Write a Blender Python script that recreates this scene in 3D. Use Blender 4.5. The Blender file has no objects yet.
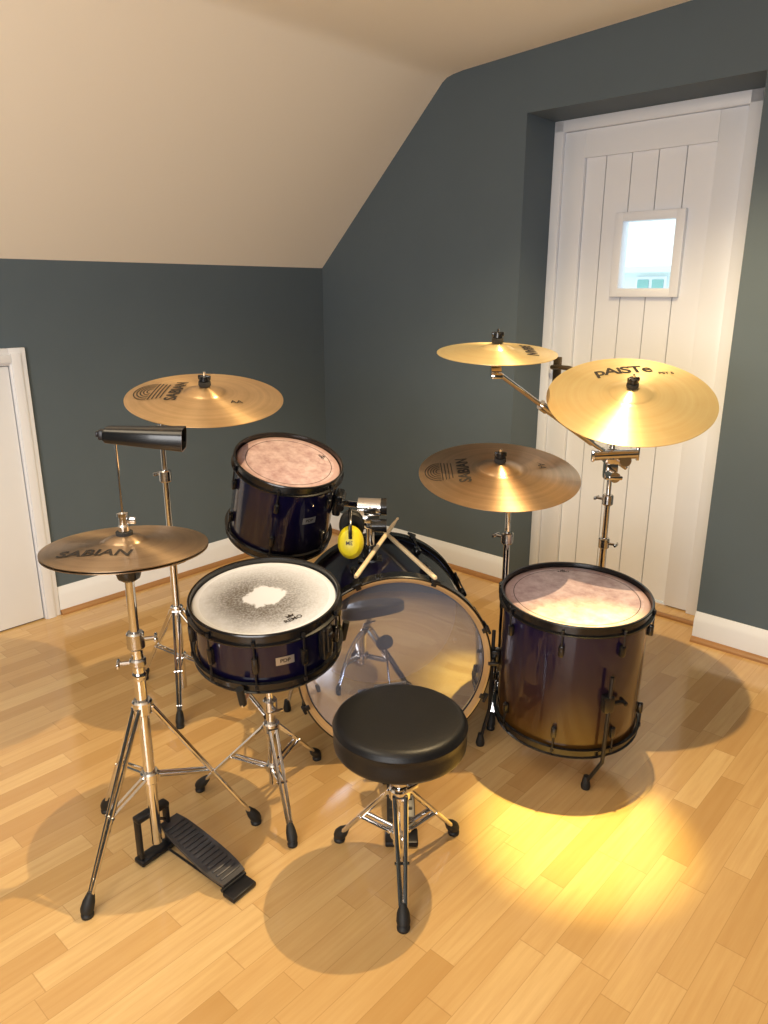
import bpy, bmesh, math, random
from mathutils import Vector, Matrix
random.seed(3)
COL = bpy.context.scene.collection
PI = math.pi

# ------------------------------------------------------------ materials
class NT:
    def __init__(s, m):
        m.use_nodes = True
        s.t = m.node_tree
        s.b = s.t.nodes['Principled BSDF']
        s.out = s.t.nodes['Material Output']
    def n(s, typ, **kw):
        x = s.t.nodes.new(typ)
        for k, v in kw.items():
            setattr(x, k, v)
        return x
    def l(s, a, b):
        s.t.links.new(a, b)
    def put(s, sock, v):
        if isinstance(v, (int, float)):
            sock.default_value = v
        elif isinstance(v, (tuple, list)):
            sock.default_value = (*v, 1) if len(v) == 3 and sock.type == 'RGBA' else v
        else:
            s.l(v, sock)
    def m(s, op, a, b=0.0, c=0.0):
        x = s.n('ShaderNodeMath', operation=op)
        s.put(x.inputs[0], a); s.put(x.inputs[1], b); s.put(x.inputs[2], c)
        return x.outputs[0]
    def mix(s, f, a, b, mode='MIX'):
        x = s.n('ShaderNodeMix', data_type='RGBA', blend_type=mode)
        s.put(x.inputs[0], f); s.put(x.inputs[6], a); s.put(x.inputs[7], b)
        return x.outputs[2]
    def ramp(s, f, stops):
        x = s.n('ShaderNodeValToRGB')
        e = x.color_ramp.elements
        while len(e) < len(stops):
            e.new(0.5)
        for el, (p, c) in zip(e, stops):
            el.position = p; el.color = (*c, 1)
        s.l(f, x.inputs[0])
        return x.outputs[0]
    def noise(s, vec=None, scale=5, detail=3, rough=.5, dims='3D', w=None):
        x = s.n('ShaderNodeTexNoise', noise_dimensions=dims)
        x.inputs['Scale'].default_value = scale
        x.inputs['Detail'].default_value = detail
        x.inputs['Roughness'].default_value = rough
        if vec is not None: s.l(vec, x.inputs['Vector'])
        if w is not None: s.l(w, x.inputs['W'])
        return x.outputs[0]
    def bump(s, h, strength=.2, dist=.002):
        x = s.n('ShaderNodeBump')
        x.inputs['Strength'].default_value = strength
        x.inputs['Distance'].default_value = dist
        s.l(h, x.inputs['Height']); s.l(x.outputs[0], s.b.inputs['Normal'])
    def obj(s):
        return s.n('ShaderNodeTexCoord').outputs['Object']

def mat(name, base, rough=.5, metal=0., coat=0., bump=None, vary=0.0, spec=None):
    m = bpy.data.materials.new(name)
    t = NT(m)
    t.b.inputs['Base Color'].default_value = (*base, 1)
    t.b.inputs['Roughness'].default_value = rough
    t.b.inputs['Metallic'].default_value = metal
    t.b.inputs['Coat Weight'].default_value = coat
    t.b.inputs['Coat Roughness'].default_value = .05
    if spec is not None: t.b.inputs['Specular IOR Level'].default_value = spec
    co = t.obj()
    if vary:
        nz = t.noise(co, 6, 4)
        t.put(t.b.inputs['Base Color'], t.mix(nz, tuple(c*(1-vary) for c in base), tuple(min(1, c*(1+vary)) for c in base)))
    if bump:
        t.bump(t.noise(co, bump[0], 3), bump[1], bump[2])
    return m

CHROME = mat('chrome', (.78, .77, .76), .11, 1)
CHROME_D = mat('worn_chrome', (.58, .57, .56), .20, 1, vary=.2)
BLACK = mat('black_powder_coat', (.007, .007, .008), .25, 0, coat=.2)
RUBBER = mat('black_rubber', (.010, .010, .010), .6)
CAST = mat('cast_metal_black', (.022, .022, .025), .35, .5, vary=.3)
PEDAL = mat('dark_grey_cast_metal', (.09, .09, .10), .42, .7, vary=.3)
VINYL = mat('black_vinyl', (.008, .008, .009), .40, 0, bump=(260, .35, .001), spec=.35)
WALL = mat('wall_paint_slate_green', (.102, .134, .162), .65, 0, bump=(180, .12, .001), vary=.04, spec=.2)
CEIL = mat('ceiling_paint_cream', (.93, .89, .80), .85, 0, bump=(90, .08, .001))
WHITE = mat('white_gloss_paint', (.81, .85, .93), .3, 0, vary=.02)
GROOVE = mat('groove_shadow_paint', (.30, .31, .34), .5)
SCOTIA = mat('brown_wood_beading', (.34, .17, .06), .4, 0, vary=.2)
STICK = mat('hickory_wood', (.84, .68, .44), .45, 0, vary=.10)
MAPLE = mat('maple_hoop_inlay', (.50, .32, .15), .3, 0, coat=.5, vary=.2)
FELT = mat('black_felt', (.02, .02, .02), .9)
YELLOW = mat('yellow_plastic', (.66, .56, .012), .35)
INK = mat('black_ink', (.02, .014, .010), .5)
BADGE = mat('silver_badge', (.50, .50, .50), .35, .8)
BRASS = mat('antique_latch_metal', (.14, .10, .06), .3, .85)

def shell_mat(name, c0, c1, c2):
    m = bpy.data.materials.new(name); t = NT(m)
    co = t.obj()
    sx = t.n('ShaderNodeSeparateXYZ'); t.l(co, sx.inputs[0])
    nz = t.noise(co, 3, 3)
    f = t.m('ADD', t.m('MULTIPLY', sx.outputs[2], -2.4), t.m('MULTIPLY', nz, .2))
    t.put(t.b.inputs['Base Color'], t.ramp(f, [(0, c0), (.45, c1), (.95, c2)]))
    t.b.inputs['Roughness'].default_value = .35
    t.b.inputs['Coat Weight'].default_value = 1
    t.b.inputs['Coat Roughness'].default_value = .03
    t.b.inputs['Metallic'].default_value = 0
    t.b.inputs['Specular IOR Level'].default_value = .12
    return m
SHELL = shell_mat('navy_lacquer_amber_reflection', (.003, .002, .034), (.012, .006, .020), (.060, .026, .004))  # navy lacquer; the amber towards the bottom paints in the wood floor's reflection
SHELLB = shell_mat('navy_blue_lacquer', (.002, .002, .032), (.003, .002, .014), (.004, .002, .008))

def head_tom_mat():
    m = bpy.data.materials.new('pinkish_drumhead_film'); t = NT(m)
    co = t.obj()
    nz = t.noise(co, 22, 8, .7)
    big = t.noise(co, 6, 3)
    c = t.ramp(nz, [(.35, (.33, .21, .22)), (.62, (.70, .58, .60))])
    c = t.mix(t.m('MULTIPLY', big, .6), c, (.46, .28, .30))
    t.put(t.b.inputs['Base Color'], c)
    t.b.inputs['Roughness'].default_value = .28
    t.b.inputs['Coat Weight'].default_value = .4
    t.bump(nz, .4, .002)
    return m
HEADT = head_tom_mat()
HEADRING = mat('drumhead_edge_ring', (.46, .32, .32), .3, 0, coat=.4)
HEADW = mat('white_drumhead_edge', (.66, .70, .80), .5)

def head_snare_mat():
    m = bpy.data.materials.new('worn_white_drumhead'); t = NT(m)
    co = t.obj()
    sx = t.n('ShaderNodeSeparateXYZ'); t.l(co, sx.inputs[0])
    ln = t.n('ShaderNodeVectorMath', operation='LENGTH'); t.l(co, ln.inputs[0])
    n1 = t.noise(co, 15, 6, .62)
    r = t.m('ADD', ln.outputs['Value'], t.m('MULTIPLY', t.m('SUBTRACT', n1, .5), .085))
    speck = t.noise(co, 170, 5, .75)
    smud = t.noise(co, 14, 4, .6)
    dirt = t.ramp(t.m('MULTIPLY', r, 5.5), [(0, (.0,)*3), (.25, (.03,)*3), (.285, (1,)*3), (.44, (1,)*3), (.66, (.62,)*3), (.84, (.24,)*3), (.98, (.06,)*3)])
    sp = t.ramp(speck, [(.36, (0,)*3), (.60, (1,)*3)])
    k = t.m('MULTIPLY', t.m('MULTIPLY_ADD', sp, .48, .50), t.m('MULTIPLY_ADD', smud, .9, .55))
    side = t.m('SUBTRACT', t.m('MULTIPLY_ADD', sx.outputs[0], -1.8, 1.0), t.m('MULTIPLY', sx.outputs[1], 1.8))
    k = t.m('MINIMUM', t.m('MULTIPLY', k, side), 1.0)
    c = t.mix(t.m('MULTIPLY', dirt, k), (.64, .68, .78), (.11, .10, .095))
    t.put(t.b.inputs['Base Color'], c)
    t.b.inputs['Roughness'].default_value = .5
    return m
HEADS = head_snare_mat()

def head_bass_mat():
    m = bpy.data.materials.new('clear_glossy_drumhead'); t = NT(m)
    t.b.inputs['Base Color'].default_value = (.66, .71, .86, 1)
    t.b.inputs['Metallic'].default_value = .8
    t.b.inputs['Roughness'].default_value = .03
    tr = t.n('ShaderNodeBsdfTransparent'); tr.inputs[0].default_value = (.85, .88, .97, 1)
    mx = t.n('ShaderNodeMixShader'); mx.inputs[0].default_value = .68
    t.l(tr.outputs[0], mx.inputs[1]); t.l(t.b.outputs[0], mx.inputs[2]); t.l(mx.outputs[0], t.out.inputs[0])
    return m
HEADB = head_bass_mat()

def cymbal_mat(name, col, dark, rough, metal=.9):
    m = bpy.data.materials.new(name); t = NT(m)
    co = t.obj()
    sx = t.n('ShaderNodeSeparateXYZ'); t.l(co, sx.inputs[0])
    r2 = t.m('ADD', t.m('POWER', sx.outputs[0], 2), t.m('POWER', sx.outputs[1], 2))
    r = t.m('SQRT', r2)
    rings = t.noise(dims='1D', w=r, scale=420, detail=3)
    wide = t.noise(dims='1D', w=r, scale=45, detail=3)
    pat = t.noise(co, 9, 4, .6)
    f = t.m('ADD', t.m('MULTIPLY', wide, .55), t.m('MULTIPLY', pat, .55))
    c = t.mix(t.ramp(f, [(.3, (0,)*3), (.75, (1,)*3)]), dark, col)
    c = t.mix(t.m('MULTIPLY', rings, .35), c, dark)
    t.put(t.b.inputs['Base Color'], c)
    t.b.inputs['Metallic'].default_value = metal
    t.b.inputs['Roughness'].default_value = rough
    t.b.inputs['Anisotropic'].default_value = .8
    t.b.inputs['Anisotropic Rotation'].default_value = .25
    tg = t.n('ShaderNodeTangent', direction_type='RADIAL', axis='Z')
    t.l(tg.outputs[0], t.b.inputs['Tangent'])
    t.bump(rings, .3, .0006)
    return m
CY_GOLD = cymbal_mat('bronze_cymbal_gold', (.92, .66, .38), (.62, .41, .20), .33, .9)
CY_DULL = cymbal_mat('bronze_cymbal_dull', (.72, .50, .30), (.42, .28, .16), .33, .93)
CY_BRITE = cymbal_mat('bronze_cymbal_bright', (1, .82, .45), (.88, .64, .29), .34, .76)
CY_HAT = cymbal_mat('bronze_cymbal_tarnished', (.56, .40, .25), (.33, .23, .15), .34, .9)

def floor_mat():
    m = bpy.data.materials.new('laminate_strip_floor'); t = NT(m)
    co = t.obj()
    sx = t.n('ShaderNodeSeparateXYZ'); t.l(co, sx.inputs[0])
    X, Y = sx.outputs[0], sx.outputs[1]
    W = .064
    ys = t.m('DIVIDE', Y, W)
    row = t.m('FLOOR', ys); fy = t.m('FRACT', ys)
    wn = t.n('ShaderNodeTexWhiteNoise', noise_dimensions='1D'); t.l(row, wn.inputs['W'])
    L = t.m('MULTIPLY_ADD', wn.outputs[0], .20, .26)
    xs = t.m('ADD', t.m('DIVIDE', X, L), t.m('MULTIPLY', wn.outputs[0], 7.3))
    ci = t.m('FLOOR', xs); fx = t.m('FRACT', xs)
    cb = t.n('ShaderNodeCombineXYZ'); t.l(row, cb.inputs[0]); t.l(ci, cb.inputs[1])
    w2 = t.n('ShaderNodeTexWhiteNoise', noise_dimensions='2D'); t.l(cb.outputs[0], w2.inputs['Vector'])
    tone = w2.outputs[0]
    base = t.ramp(tone, [(0, (.50, .30, .112)), (.25, (.56, .35, .140)), (.7, (.63, .41, .175)), (1, (.70, .485, .225))])
    mp = t.n('ShaderNodeCombineXYZ')
    t.l(t.m('MULTIPLY', X, 3.5), mp.inputs[0]); t.l(t.m('MULTIPLY', Y, 60), mp.inputs[1]); t.l(t.m('MULTIPLY', tone, 37), mp.inputs[2])
    gr = t.noise(mp.outputs[0], 1.2, 5, .6)
    c = t.mix(t.ramp(gr, [(.35, (0,)*3), (.7, (.4,)*3)]), base, (.46, .25, .085))
    jy = t.m('LESS_THAN', t.m('MINIMUM', fy, t.m('SUBTRACT', 1, fy)), .011)
    jx = t.m('LESS_THAN', t.m('MINIMUM', fx, t.m('SUBTRACT', 1, fx)), .003)
    j = t.m('MAXIMUM', jy, jx)
    c = t.mix(t.m('MULTIPLY', j, .36), c, (.26, .13, .04))
    t.put(t.b.inputs['Base Color'], c)
    t.put(t.b.inputs['Roughness'], t.m('MULTIPLY_ADD', gr, .08, t.m('MULTIPLY_ADD', tone, .06, .08)))
    t.b.inputs['Specular IOR Level'].default_value = .75
    t.bump(t.m('SUBTRACT', gr, j), .05, .001)
    return m
FLOOR = floor_mat()

# ------------------------------------------------------------ mesh builder
def frame(n, c=(0, 0, 0)):
    z = Vector(n).normalized()
    ref = Vector((0, 1, 0)) if abs(z.y) < .95 else Vector((0, 0, 1))
    x = ref.cross(z).normalized() if abs(z.y) < .95 else Vector((1, 0, 0))
    if abs(z.y) >= .95:
        x = (x - z*x.dot(z)).normalized()
    y = z.cross(x)
    M = Matrix((x, y, z)).transposed().to_4x4()
    M.translation = Vector(c)
    return M
def T(x, y, z): return Matrix.Translation((x, y, z))
def RZ(a): return Matrix.Rotation(a, 4, 'Z')
def RX(a): return Matrix.Rotation(a, 4, 'X')
def RY(a): return Matrix.Rotation(a, 4, 'Y')

class MB:
    def __init__(s):
        s.v = []; s.f = []; s.mi = []
    def add(self, vs, fs, M=None, mi=0):
        o = len(self.v)
        for v in vs:
            v = Vector(v)
            self.v.append(M @ v if M is not None else v)
        for f in fs:
            self.f.append([i+o for i in f]); self.mi.append(mi)
        return self
    def lathe(s, prof, seg=48, M=None, mi=0, closed=False):
        vs = []; rings = []
        for r, z in prof:
            if r < 1e-6:
                rings.append([len(vs)]); vs.append((0, 0, z))
            else:
                st = len(vs)
                for i in range(seg):
                    a = 2*PI*i/seg
                    vs.append((r*math.cos(a), r*math.sin(a), z))
                rings.append(list(range(st, st+seg)))
        fs = []
        pairs = list(zip(rings, rings[1:]))
        if closed: pairs.append((rings[-1], rings[0]))
        for a, b in pairs:
            if len(a) == 1 and len(b) == 1: continue
            for i in range(seg):
                j = (i+1) % seg
                if len(a) == 1: fs.append([a[0], b[i], b[j]])
                elif len(b) == 1: fs.append([a[i], a[j], b[0]])
                else: fs.append([a[i], a[j], b[j], b[i]])
        return s.add(vs, fs, M, mi)
    def cyl(s, p0, p1, r0, r1=None, seg=14, mi=0):
        p0 = Vector(p0); p1 = Vector(p1)
        r1 = r0 if r1 is None else r1
        L = (p1-p0).length
        if L < 1e-6: return s
        M = frame(p1-p0, p0)
        return s.lathe([(0, 0), (r0, 0), (r1, L), (0, L)], seg, M, mi)
    def path(s, pts, r, seg=10, mi=0):
        pts = [Vector(p) for p in pts]
        n = len(pts); vs = []
        d = (pts[1]-pts[0]).normalized()
        up = Vector((0, 0, 1)) if abs(d.z) < .9 else Vector((1, 0, 0))
        x = d.cross(up).normalized()
        for k, p in enumerate(pts):
            if k == 0: d = (pts[1]-p).normalized()
            elif k == n-1: d = (p-pts[k-1]).normalized()
            else: d = ((pts[k+1]-p).normalized()+(p-pts[k-1]).normalized()).normalized()
            x = (x-d*x.dot(d)).normalized(); y = d.cross(x)
            rr = r[k] if isinstance(r, (list, tuple)) else r
            for i in range(seg):
                a = 2*PI*i/seg
                vs.append(p+x*rr*math.cos(a)+y*rr*math.sin(a))
        fs = []
        for k in range(n-1):
            for i in range(seg):
                j = (i+1) % seg
                fs.append([k*seg+i, k*seg+j, (k+1)*seg+j, (k+1)*seg+i])
        fs.append(list(range(seg))[::-1]); fs.append([(n-1)*seg+i for i in range(seg)])
        return s.add(vs, fs, None, mi)
    def box(s, c, size, M=None, bev=0., mi=0, seg=2):
        bm = bmesh.new()
        bmesh.ops.create_cube(bm, size=1)
        for v in bm.verts:
            v.co = Vector((v.co.x*size[0], v.co.y*size[1], v.co.z*size[2]))
        if bev:
            bmesh.ops.bevel(bm, geom=bm.edges[:], offset=bev, segments=seg, affect='EDGES', profile=.5)
        for v in bm.verts: v.co += Vector(c)
        bm.verts.index_update()
        vs = [v.co.copy() for v in bm.verts]; fs = [[v.index for v in f.verts] for f in bm.faces]
        bm.free()
        return s.add(vs, fs, M, mi)
    def obj(s, name, mats, parent=None, label=None, smooth=35):
        me = bpy.data.meshes.new(name)
        me.from_pydata([tuple(v) for v in s.v], [], s.f)
        if not isinstance(mats, (list, tuple)): mats = [mats]
        for m in mats: me.materials.append(m)
        for p, i in zip(me.polygons, s.mi): p.material_index = i
        bm = bmesh.new(); bm.from_mesh(me)
        bmesh.ops.recalc_face_normals(bm, faces=bm.faces[:])
        bm.to_mesh(me); bm.free()
        if smooth:
            for p in me.polygons: p.use_smooth = True
            try: me.set_sharp_from_angle(angle=math.radians(smooth))
            except Exception: pass
        o = bpy.data.objects.new(name, me)
        COL.objects.link(o)
        if parent is not None: o.parent = parent
        if label: o['label'] = label
        return o

def thing(name, label, cat, M=None, group=None):
    e = bpy.data.objects.new(name, None)
    e.empty_display_size = .05
    COL.objects.link(e)
    e.matrix_world = M if M is not None else Matrix()
    e['label'] = label; e['category'] = cat
    if group: e['group'] = group
    return e

def text_geo(body, size, bold=0.0, space=1.0):
    cu = bpy.data.curves.new('lettering', 'FONT')
    cu.body = body; cu.size = size; cu.align_x = 'CENTER'; cu.align_y = 'CENTER'
    cu.offset = bold; cu.resolution_u = 4; cu.space_character = space
    o = bpy.data.objects.new('lettering_source', cu)
    COL.objects.link(o)
    dg = bpy.context.evaluated_depsgraph_get()
    dg.update()
    me = o.evaluated_get(dg).to_mesh()
    vs = [v.co.copy() for v in me.vertices]; fs = [list(p.vertices) for p in me.polygons]
    bpy.data.objects.remove(o)
    return vs, fs

# ------------------------------------------------------------ room
CX, CY = -.334, 4.207
ROT = math.radians(47.7)
def room(o):
    o.location = (CX, CY, 0); o.rotation_euler = (0, 0, ROT)
    return o
def struct(o, label=None):
    o['kind'] = 'structure'
    if label: o['label'] = label
    return room(o)
prof = [(0, 1.48), (-.80, 2.243), (-.825, 2.258), (-.86, 2.266), (-.91, 2.272), (-1.9, 2.32), (-6, 2.34)]
XL, YN = -5.4, -6.0
b = MB(); b.add([(XL, YN, 0), (.30, YN, 0), (.30, 0, 0), (XL, 0, 0)], [[0, 1, 2, 3]])
struct(b.obj('floor', FLOOR, smooth=0), 'warm wood strip laminate floor')
b = MB(); b.add([(XL, 0, 0), (0, 0, 0), (0, 0, 1.48), (XL, 0, 1.48)], [[0, 1, 2, 3]])
struct(b.obj('wall_left', WALL, smooth=0), 'low dark slate green knee wall')
DY0, DY1, DZ = -1.244, -2.16, 2.060
b = MB()
ZD = 2.272+(2.32-2.272)*(1.244-.91)/.99
pA = [(0, 0)] + [p for p in prof if p[0] > DY0] + [(DY0, ZD), (DY0, 0)]
b.add([(0, y, z) for y, z in pA], [list(range(len(pA)))])
b.add([(0, DY0, DZ), (0, DY0, ZD), (0, -1.9, 2.32), (0, DY1, 2.3213), (0, DY1, DZ)], [[0, 1, 2, 3, 4]])
b.add([(0, DY1, 0), (0, DY1, 2.3213), (0, YN, 2.34), (0, YN, 0)], [[0, 1, 2, 3]])
D = .30
b.add([(0, DY0, 0), (D, DY0, 0), (D, DY0, DZ), (0, DY0, DZ)], [[0, 1, 2, 3]])
b.add([(0, DY1, 0), (D, DY1, 0), (D, DY1, DZ), (0, DY1, DZ)], [[0, 1, 2, 3]])
b.add([(0, DY0, DZ), (D, DY0, DZ), (D, DY1, DZ), (0, DY1, DZ)], [[0, 1, 2, 3]])
struct(b.obj('wall_right', WALL, smooth=0), 'dark slate green gable wall with door recess')
b = MB(); b.add([(XL, YN, 0), (0, YN, 0), (0, YN, 2.34), (XL, YN, 2.34)], [[0, 1, 2, 3]])
struct(b.obj('wall_front', WALL, smooth=0))
pB = [(0, 0)] + prof + [(YN, 0)]
b = MB(); b.add([(XL, y, z) for y, z in pB], [list(range(len(pB)))])
struct(b.obj('wall_back', WALL, smooth=0))
b = MB()
vs = []; fs = []
for y, z in prof: vs += [(XL, y, z), (0, y, z)]
for i in range(len(prof)-1): fs.append([2*i, 2*i+1, 2*i+3, 2*i+2])
b.add(vs, fs)
struct(b.obj('ceiling', CEIL, smooth=60), 'cream sloped attic ceiling')

BP = [(0, 0), (.018, 0), (.018, .085), (.014, .098), (.012, .103), (.006, .118), (.004, .122), (0, .122)]
def board_x(name, x0, x1, mat_, P, kind_label=None):
    b = MB(); n = len(P)
    b.add([(x0, -p, z) for p, z in P]+[(x1, -p, z) for p, z in P],
          [[i, (i+1) % n, n+(i+1) % n, n+i] for i in range(n)]+[list(range(n)), list(range(n, 2*n))])
    return struct(b.obj(name, mat_, smooth=20), kind_label)
def board_y(name, y0, y1, mat_, P, kind_label=None):
    b = MB(); n = len(P)
    b.add([(-p, y0, z) for p, z in P]+[(-p, y1, z) for p, z in P],
          [[i, (i+1) % n, n+(i+1) % n, n+i] for i in range(n)]+[list(range(n)), list(range(n, 2*n))])
    return struct(b.obj(name, mat_, smooth=20), kind_label)
board_x('baseboard_left', -1.632, 0, WHITE, BP, 'white moulded skirting board')
board_y('baseboard_right', 0, DY0, WHITE, BP, 'white moulded skirting board')
board_y('baseboard_front', DY1, YN, WHITE, BP, 'white moulded skirting board')
SC = [(.018, 0), (.038, 0), (.036, .008), (.03, .015), (.022, .019), (.018, .02)]
board_x('trim_1', -1.632, 0, SCOTIA, SC, 'brown wood beading')
board_y('trim_2', 0, DY0, SCOTIA, SC, 'brown wood beading')
board_y('trim_3', DY1, YN, SCOTIA, SC, 'brown wood beading')

# door frame
b = MB()
FX = .225
b.box(((FX+.30)/2, (DY0-1.288)/2, DZ/2), (.30-FX, 1.288+DY0, DZ), bev=.003)
b.box(((FX+.30)/2, (-2.042+DY1)/2, DZ/2), (.30-FX, -2.042-DY1, DZ), bev=.003)
b.box(((FX+.30)/2, (DY0+DY1)/2, DZ-.023), (.30-FX, DY0-DY1-.001, .046), bev=.003)
struct(b.obj('trim_4', WHITE), 'white door lining')
b = MB(); b.box((.13, (DY0+DY1)/2, .006), (.03, DY0-DY1-.01, .012), bev=.004)
struct(b.obj('trim_5', SCOTIA), 'brown wood threshold strip')
# door leaf
L0, L1, LZ = -1.290, -2.040, 2.012
P0, P1 = -1.389, -1.938
b = MB()
xf = .240; xb = .285
def bx(y0, y1, z0, z1, x0=xf, x1=xb, bev=.003):
    b.box(((x0+x1)/2, (y0+y1)/2, (z0+z1)/2), (x1-x0, abs(y1-y0), z1-z0), bev=bev)
bx(L0, P0, .006, LZ); bx(P1, L1, .006, LZ)
bx(P0, P1, 1.905, LZ, xf+.0003, xb, 0)
wy0, wy1, wz0, wz1 = -1.572, -1.829, 1.357, 1.656
PZ = .012; PX = xf+.018
edges = [P0, -1.481, -1.594, -1.707, -1.820, P1]
for y0, y1 in zip(edges, edges[1:]):
    a0, a1 = y0-.0022, y1+.0022
    # the part of the plank outside the window width runs full height
    if a0 > wy0: bx(a0, max(a1, wy0), PZ, 1.905, PX, xb-.004, 0)
    if a1 < wy1: bx(min(a0, wy1), a1, PZ, 1.905, PX, xb-.004, 0)
    o0, o1 = min(a0, wy0), max(a1, wy1)
    if o0 > o1:
        bx(o0, o1, PZ, wz0, PX, xb-.004, 0)
        bx(o0, o1, wz1, 1.905, PX, xb-.004, 0)
door = struct(b.obj('door_1', WHITE), 'white boarded door with small window')
b = MB()
bx(P0+.01, wy0, PZ, 1.91, PX+.006, PX+.012, 0); bx(wy1, P1-.01, PZ, 1.91, PX+.006, PX+.012, 0)
bx(wy0+.001, wy1-.001, PZ, wz0, PX+.006, PX+.012, 0); bx(wy0+.001, wy1-.001, wz1, 1.91, PX+.006, PX+.012, 0)
b.obj('groove_backing', GROOVE, door)
b = MB()
ow0, ow1, oz0, oz1 = -1.552, -1.849, 1.337, 1.676
bx(ow0, wy0-.018, oz0, oz1, xf-.006, xb+.01, .004); bx(wy1+.018, ow1, oz0, oz1, xf-.006, xb+.01, .004)
bx(wy0, wy1, oz0, wz0+.016, xf-.0055, xb+.01, .004); bx(wy0, wy1, wz1-.016, oz1, xf-.0055, xb+.01, .004)
b.obj('window_frame', WHITE, door)
GL = bpy.data.materials.new('window_glass'); t = NT(GL)
t.b.inputs['Base Color'].default_value = (.9, .97, 1, 1); t.b.inputs['Roughness'].default_value = .02
tr = t.n('ShaderNodeBsdfTransparent'); mx = t.n('ShaderNodeMixShader'); mx.inputs[0].default_value = .06
t.l(tr.outputs[0], mx.inputs[1]); t.l(t.b.outputs[0], mx.inputs[2]); t.l(mx.outputs[0], t.out.inputs[0])
b = MB(); bx(wy0, wy1, wz0, wz1, .268, .272, 0)
b.obj('window_pane', GL, door)
b = MB()
b.box((xf-.004, -1.326, .985), (.008, .042, .17), bev=.003)
b.cyl((xf-.005, -1.326, 1.025), (xf-.045, -1.326, 1.025), .011)
b.path([(xf-.045, -1.318, 1.025), (xf-.048, -1.36, 1.028), (xf-.046, -1.41, 1.026), (xf-.042, -1.435, 1.022)], [.010, .010, .011, .008])
b.lathe([(0, 0), (.007, 0), (.007, .004), (0, .004)], 12, T(xf-.008, -1.326, .945) @ RY(-PI/2))
b.obj('door_handle', BRASS, door)

# low access door
b = MB()
def fr(x0, x1, z0, z1, d=.022):
    b.box(((x0+x1)/2, -d/2, (z0+z1)/2), (x1-x0, d, z1-z0), bev=.003)
AX1 = -1.634; AX0 = -2.36; AZ = 1.148
fr(AX1-.066, AX1, 0, AZ); fr(AX0, AX0+.066, 0, AZ); fr(AX0+.066, AX1-.066, AZ-.066, AZ)
fr(AX1-.060, AX1-.022, 0, AZ-.02, .03); fr(AX0+.06, AX1-.06, AZ-.058, AZ-.022, .03)
struct(b.obj('trim_6', WHITE), 'white architrave around eaves hatch')
b = MB()
fr(AX0+.069, AX1-.069, .006, AZ-.069, .012)
struct(b.obj('door_2', WHITE), 'plain white low eaves cupboard door')

# outside
b = MB()
b.box((5.2, .6, -.1), (.2, 8, 3.3))
b.box((5.15, .6, 1.58), (.35, 8, .06))
hs = thing('neighbouring_house', 'pale rendered house seen through the door window', 'house')
room(hs)
HW = mat('pale_render', (.75, .85, .85), .8, 0, vary=.05)
HG = mat('teal_window_glass', (.18, .46, .44), .2)
b.obj('facade', HW, hs)
for yy in (-.15, .35, .85, 1.35):
    b = MB(); b.box((5.09, yy, 1.28), (.04, .34, .46), bev=.005); w = b.obj('window', WHITE, hs)
    for sg in (-1, 1):
        b = MB(); b.box((5.065, yy+.08*sg, 1.28), (.02, .12, .40)); b.obj('window_pane', HG, w)

# ------------------------------------------------------------ stand helpers
def tripod(root, ztop, zlow, feet, rtop=.018, bar=.0045, gap=.010, frac=.55, foot_r=.013):
    for (fx, fy) in feet:
        d = Vector((fx, fy, 0)); u = d.normalized(); s_ = Vector((-u.y, u.x, 0))
        top = u*rtop+Vector((0, 0, ztop)); ft = Vector((fx, fy, .022))
        b = MB()
        for sg in (-1, 1):
            b.cyl(top+s_*gap*sg, ft+s_*gap*.35*sg, bar, seg=8)
        mid = top.lerp(ft, frac); low = u*rtop+Vector((0, 0, zlow))
        for sg in (-1, 1):
            b.cyl(low+s_*gap*.7*sg, mid+s_*gap*.7*sg, bar*.85, seg=8)
        b.cyl(mid-s_*gap*1.3, mid+s_*gap*1.3, .004, seg=8)
        b.cyl(top-s_*gap*1.4, top+s_*gap*1.4, .005, seg=8)
        b.cyl(low-s_*gap*1.1, low+s_*gap*1.1, .0045, seg=8)
        b.cyl(top.lerp(ft, .86)-s_*.008, top.lerp(ft, .86)+s_*.008, .004, seg=8)
        leg = b.obj('leg', CHROME, root)
        b = MB()
        dr = (ft-top).normalized()
        e0 = ft-dr*.035
        Mx = frame(dr, e0)
        b.lathe([(0, 0), (.008, 0), (.011, .01), (foot_r, .02), (foot_r*1.1, .036), (foot_r*.9, .046), (0, .048)], 16, Mx)
        b.lathe([(0, 0), (foot_r, 0), (foot_r*1.05, .006), (foot_r*.7, .014), (0, .016)], 16, T(fx+dr.x*.004, fy+dr.y*.004, .001))
        b.obj('rubber_foot', RUBBER, leg)

def collar(b, z, r=.019, h=.03, wing=None, mi=0):
    b.lathe([(0, z-h/2), (r*.85, z-h/2), (r, z-h/2+.004), (r, z+h/2-.004), (r*.85, z+h/2), (0, z+h/2)], 20, None, mi)
    if wing is not None:
        a = wing
        c = Vector((math.cos(a), math.sin(a), 0))
        b.cyl(Vector((0, 0, z))+c*r*.6, Vector((0, 0, z))+c*(r+.022), .005, seg=10, mi=mi)
        b.box((r+.024, 0, z), (.008, .034, .012), RZ(a), .003, mi)

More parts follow.
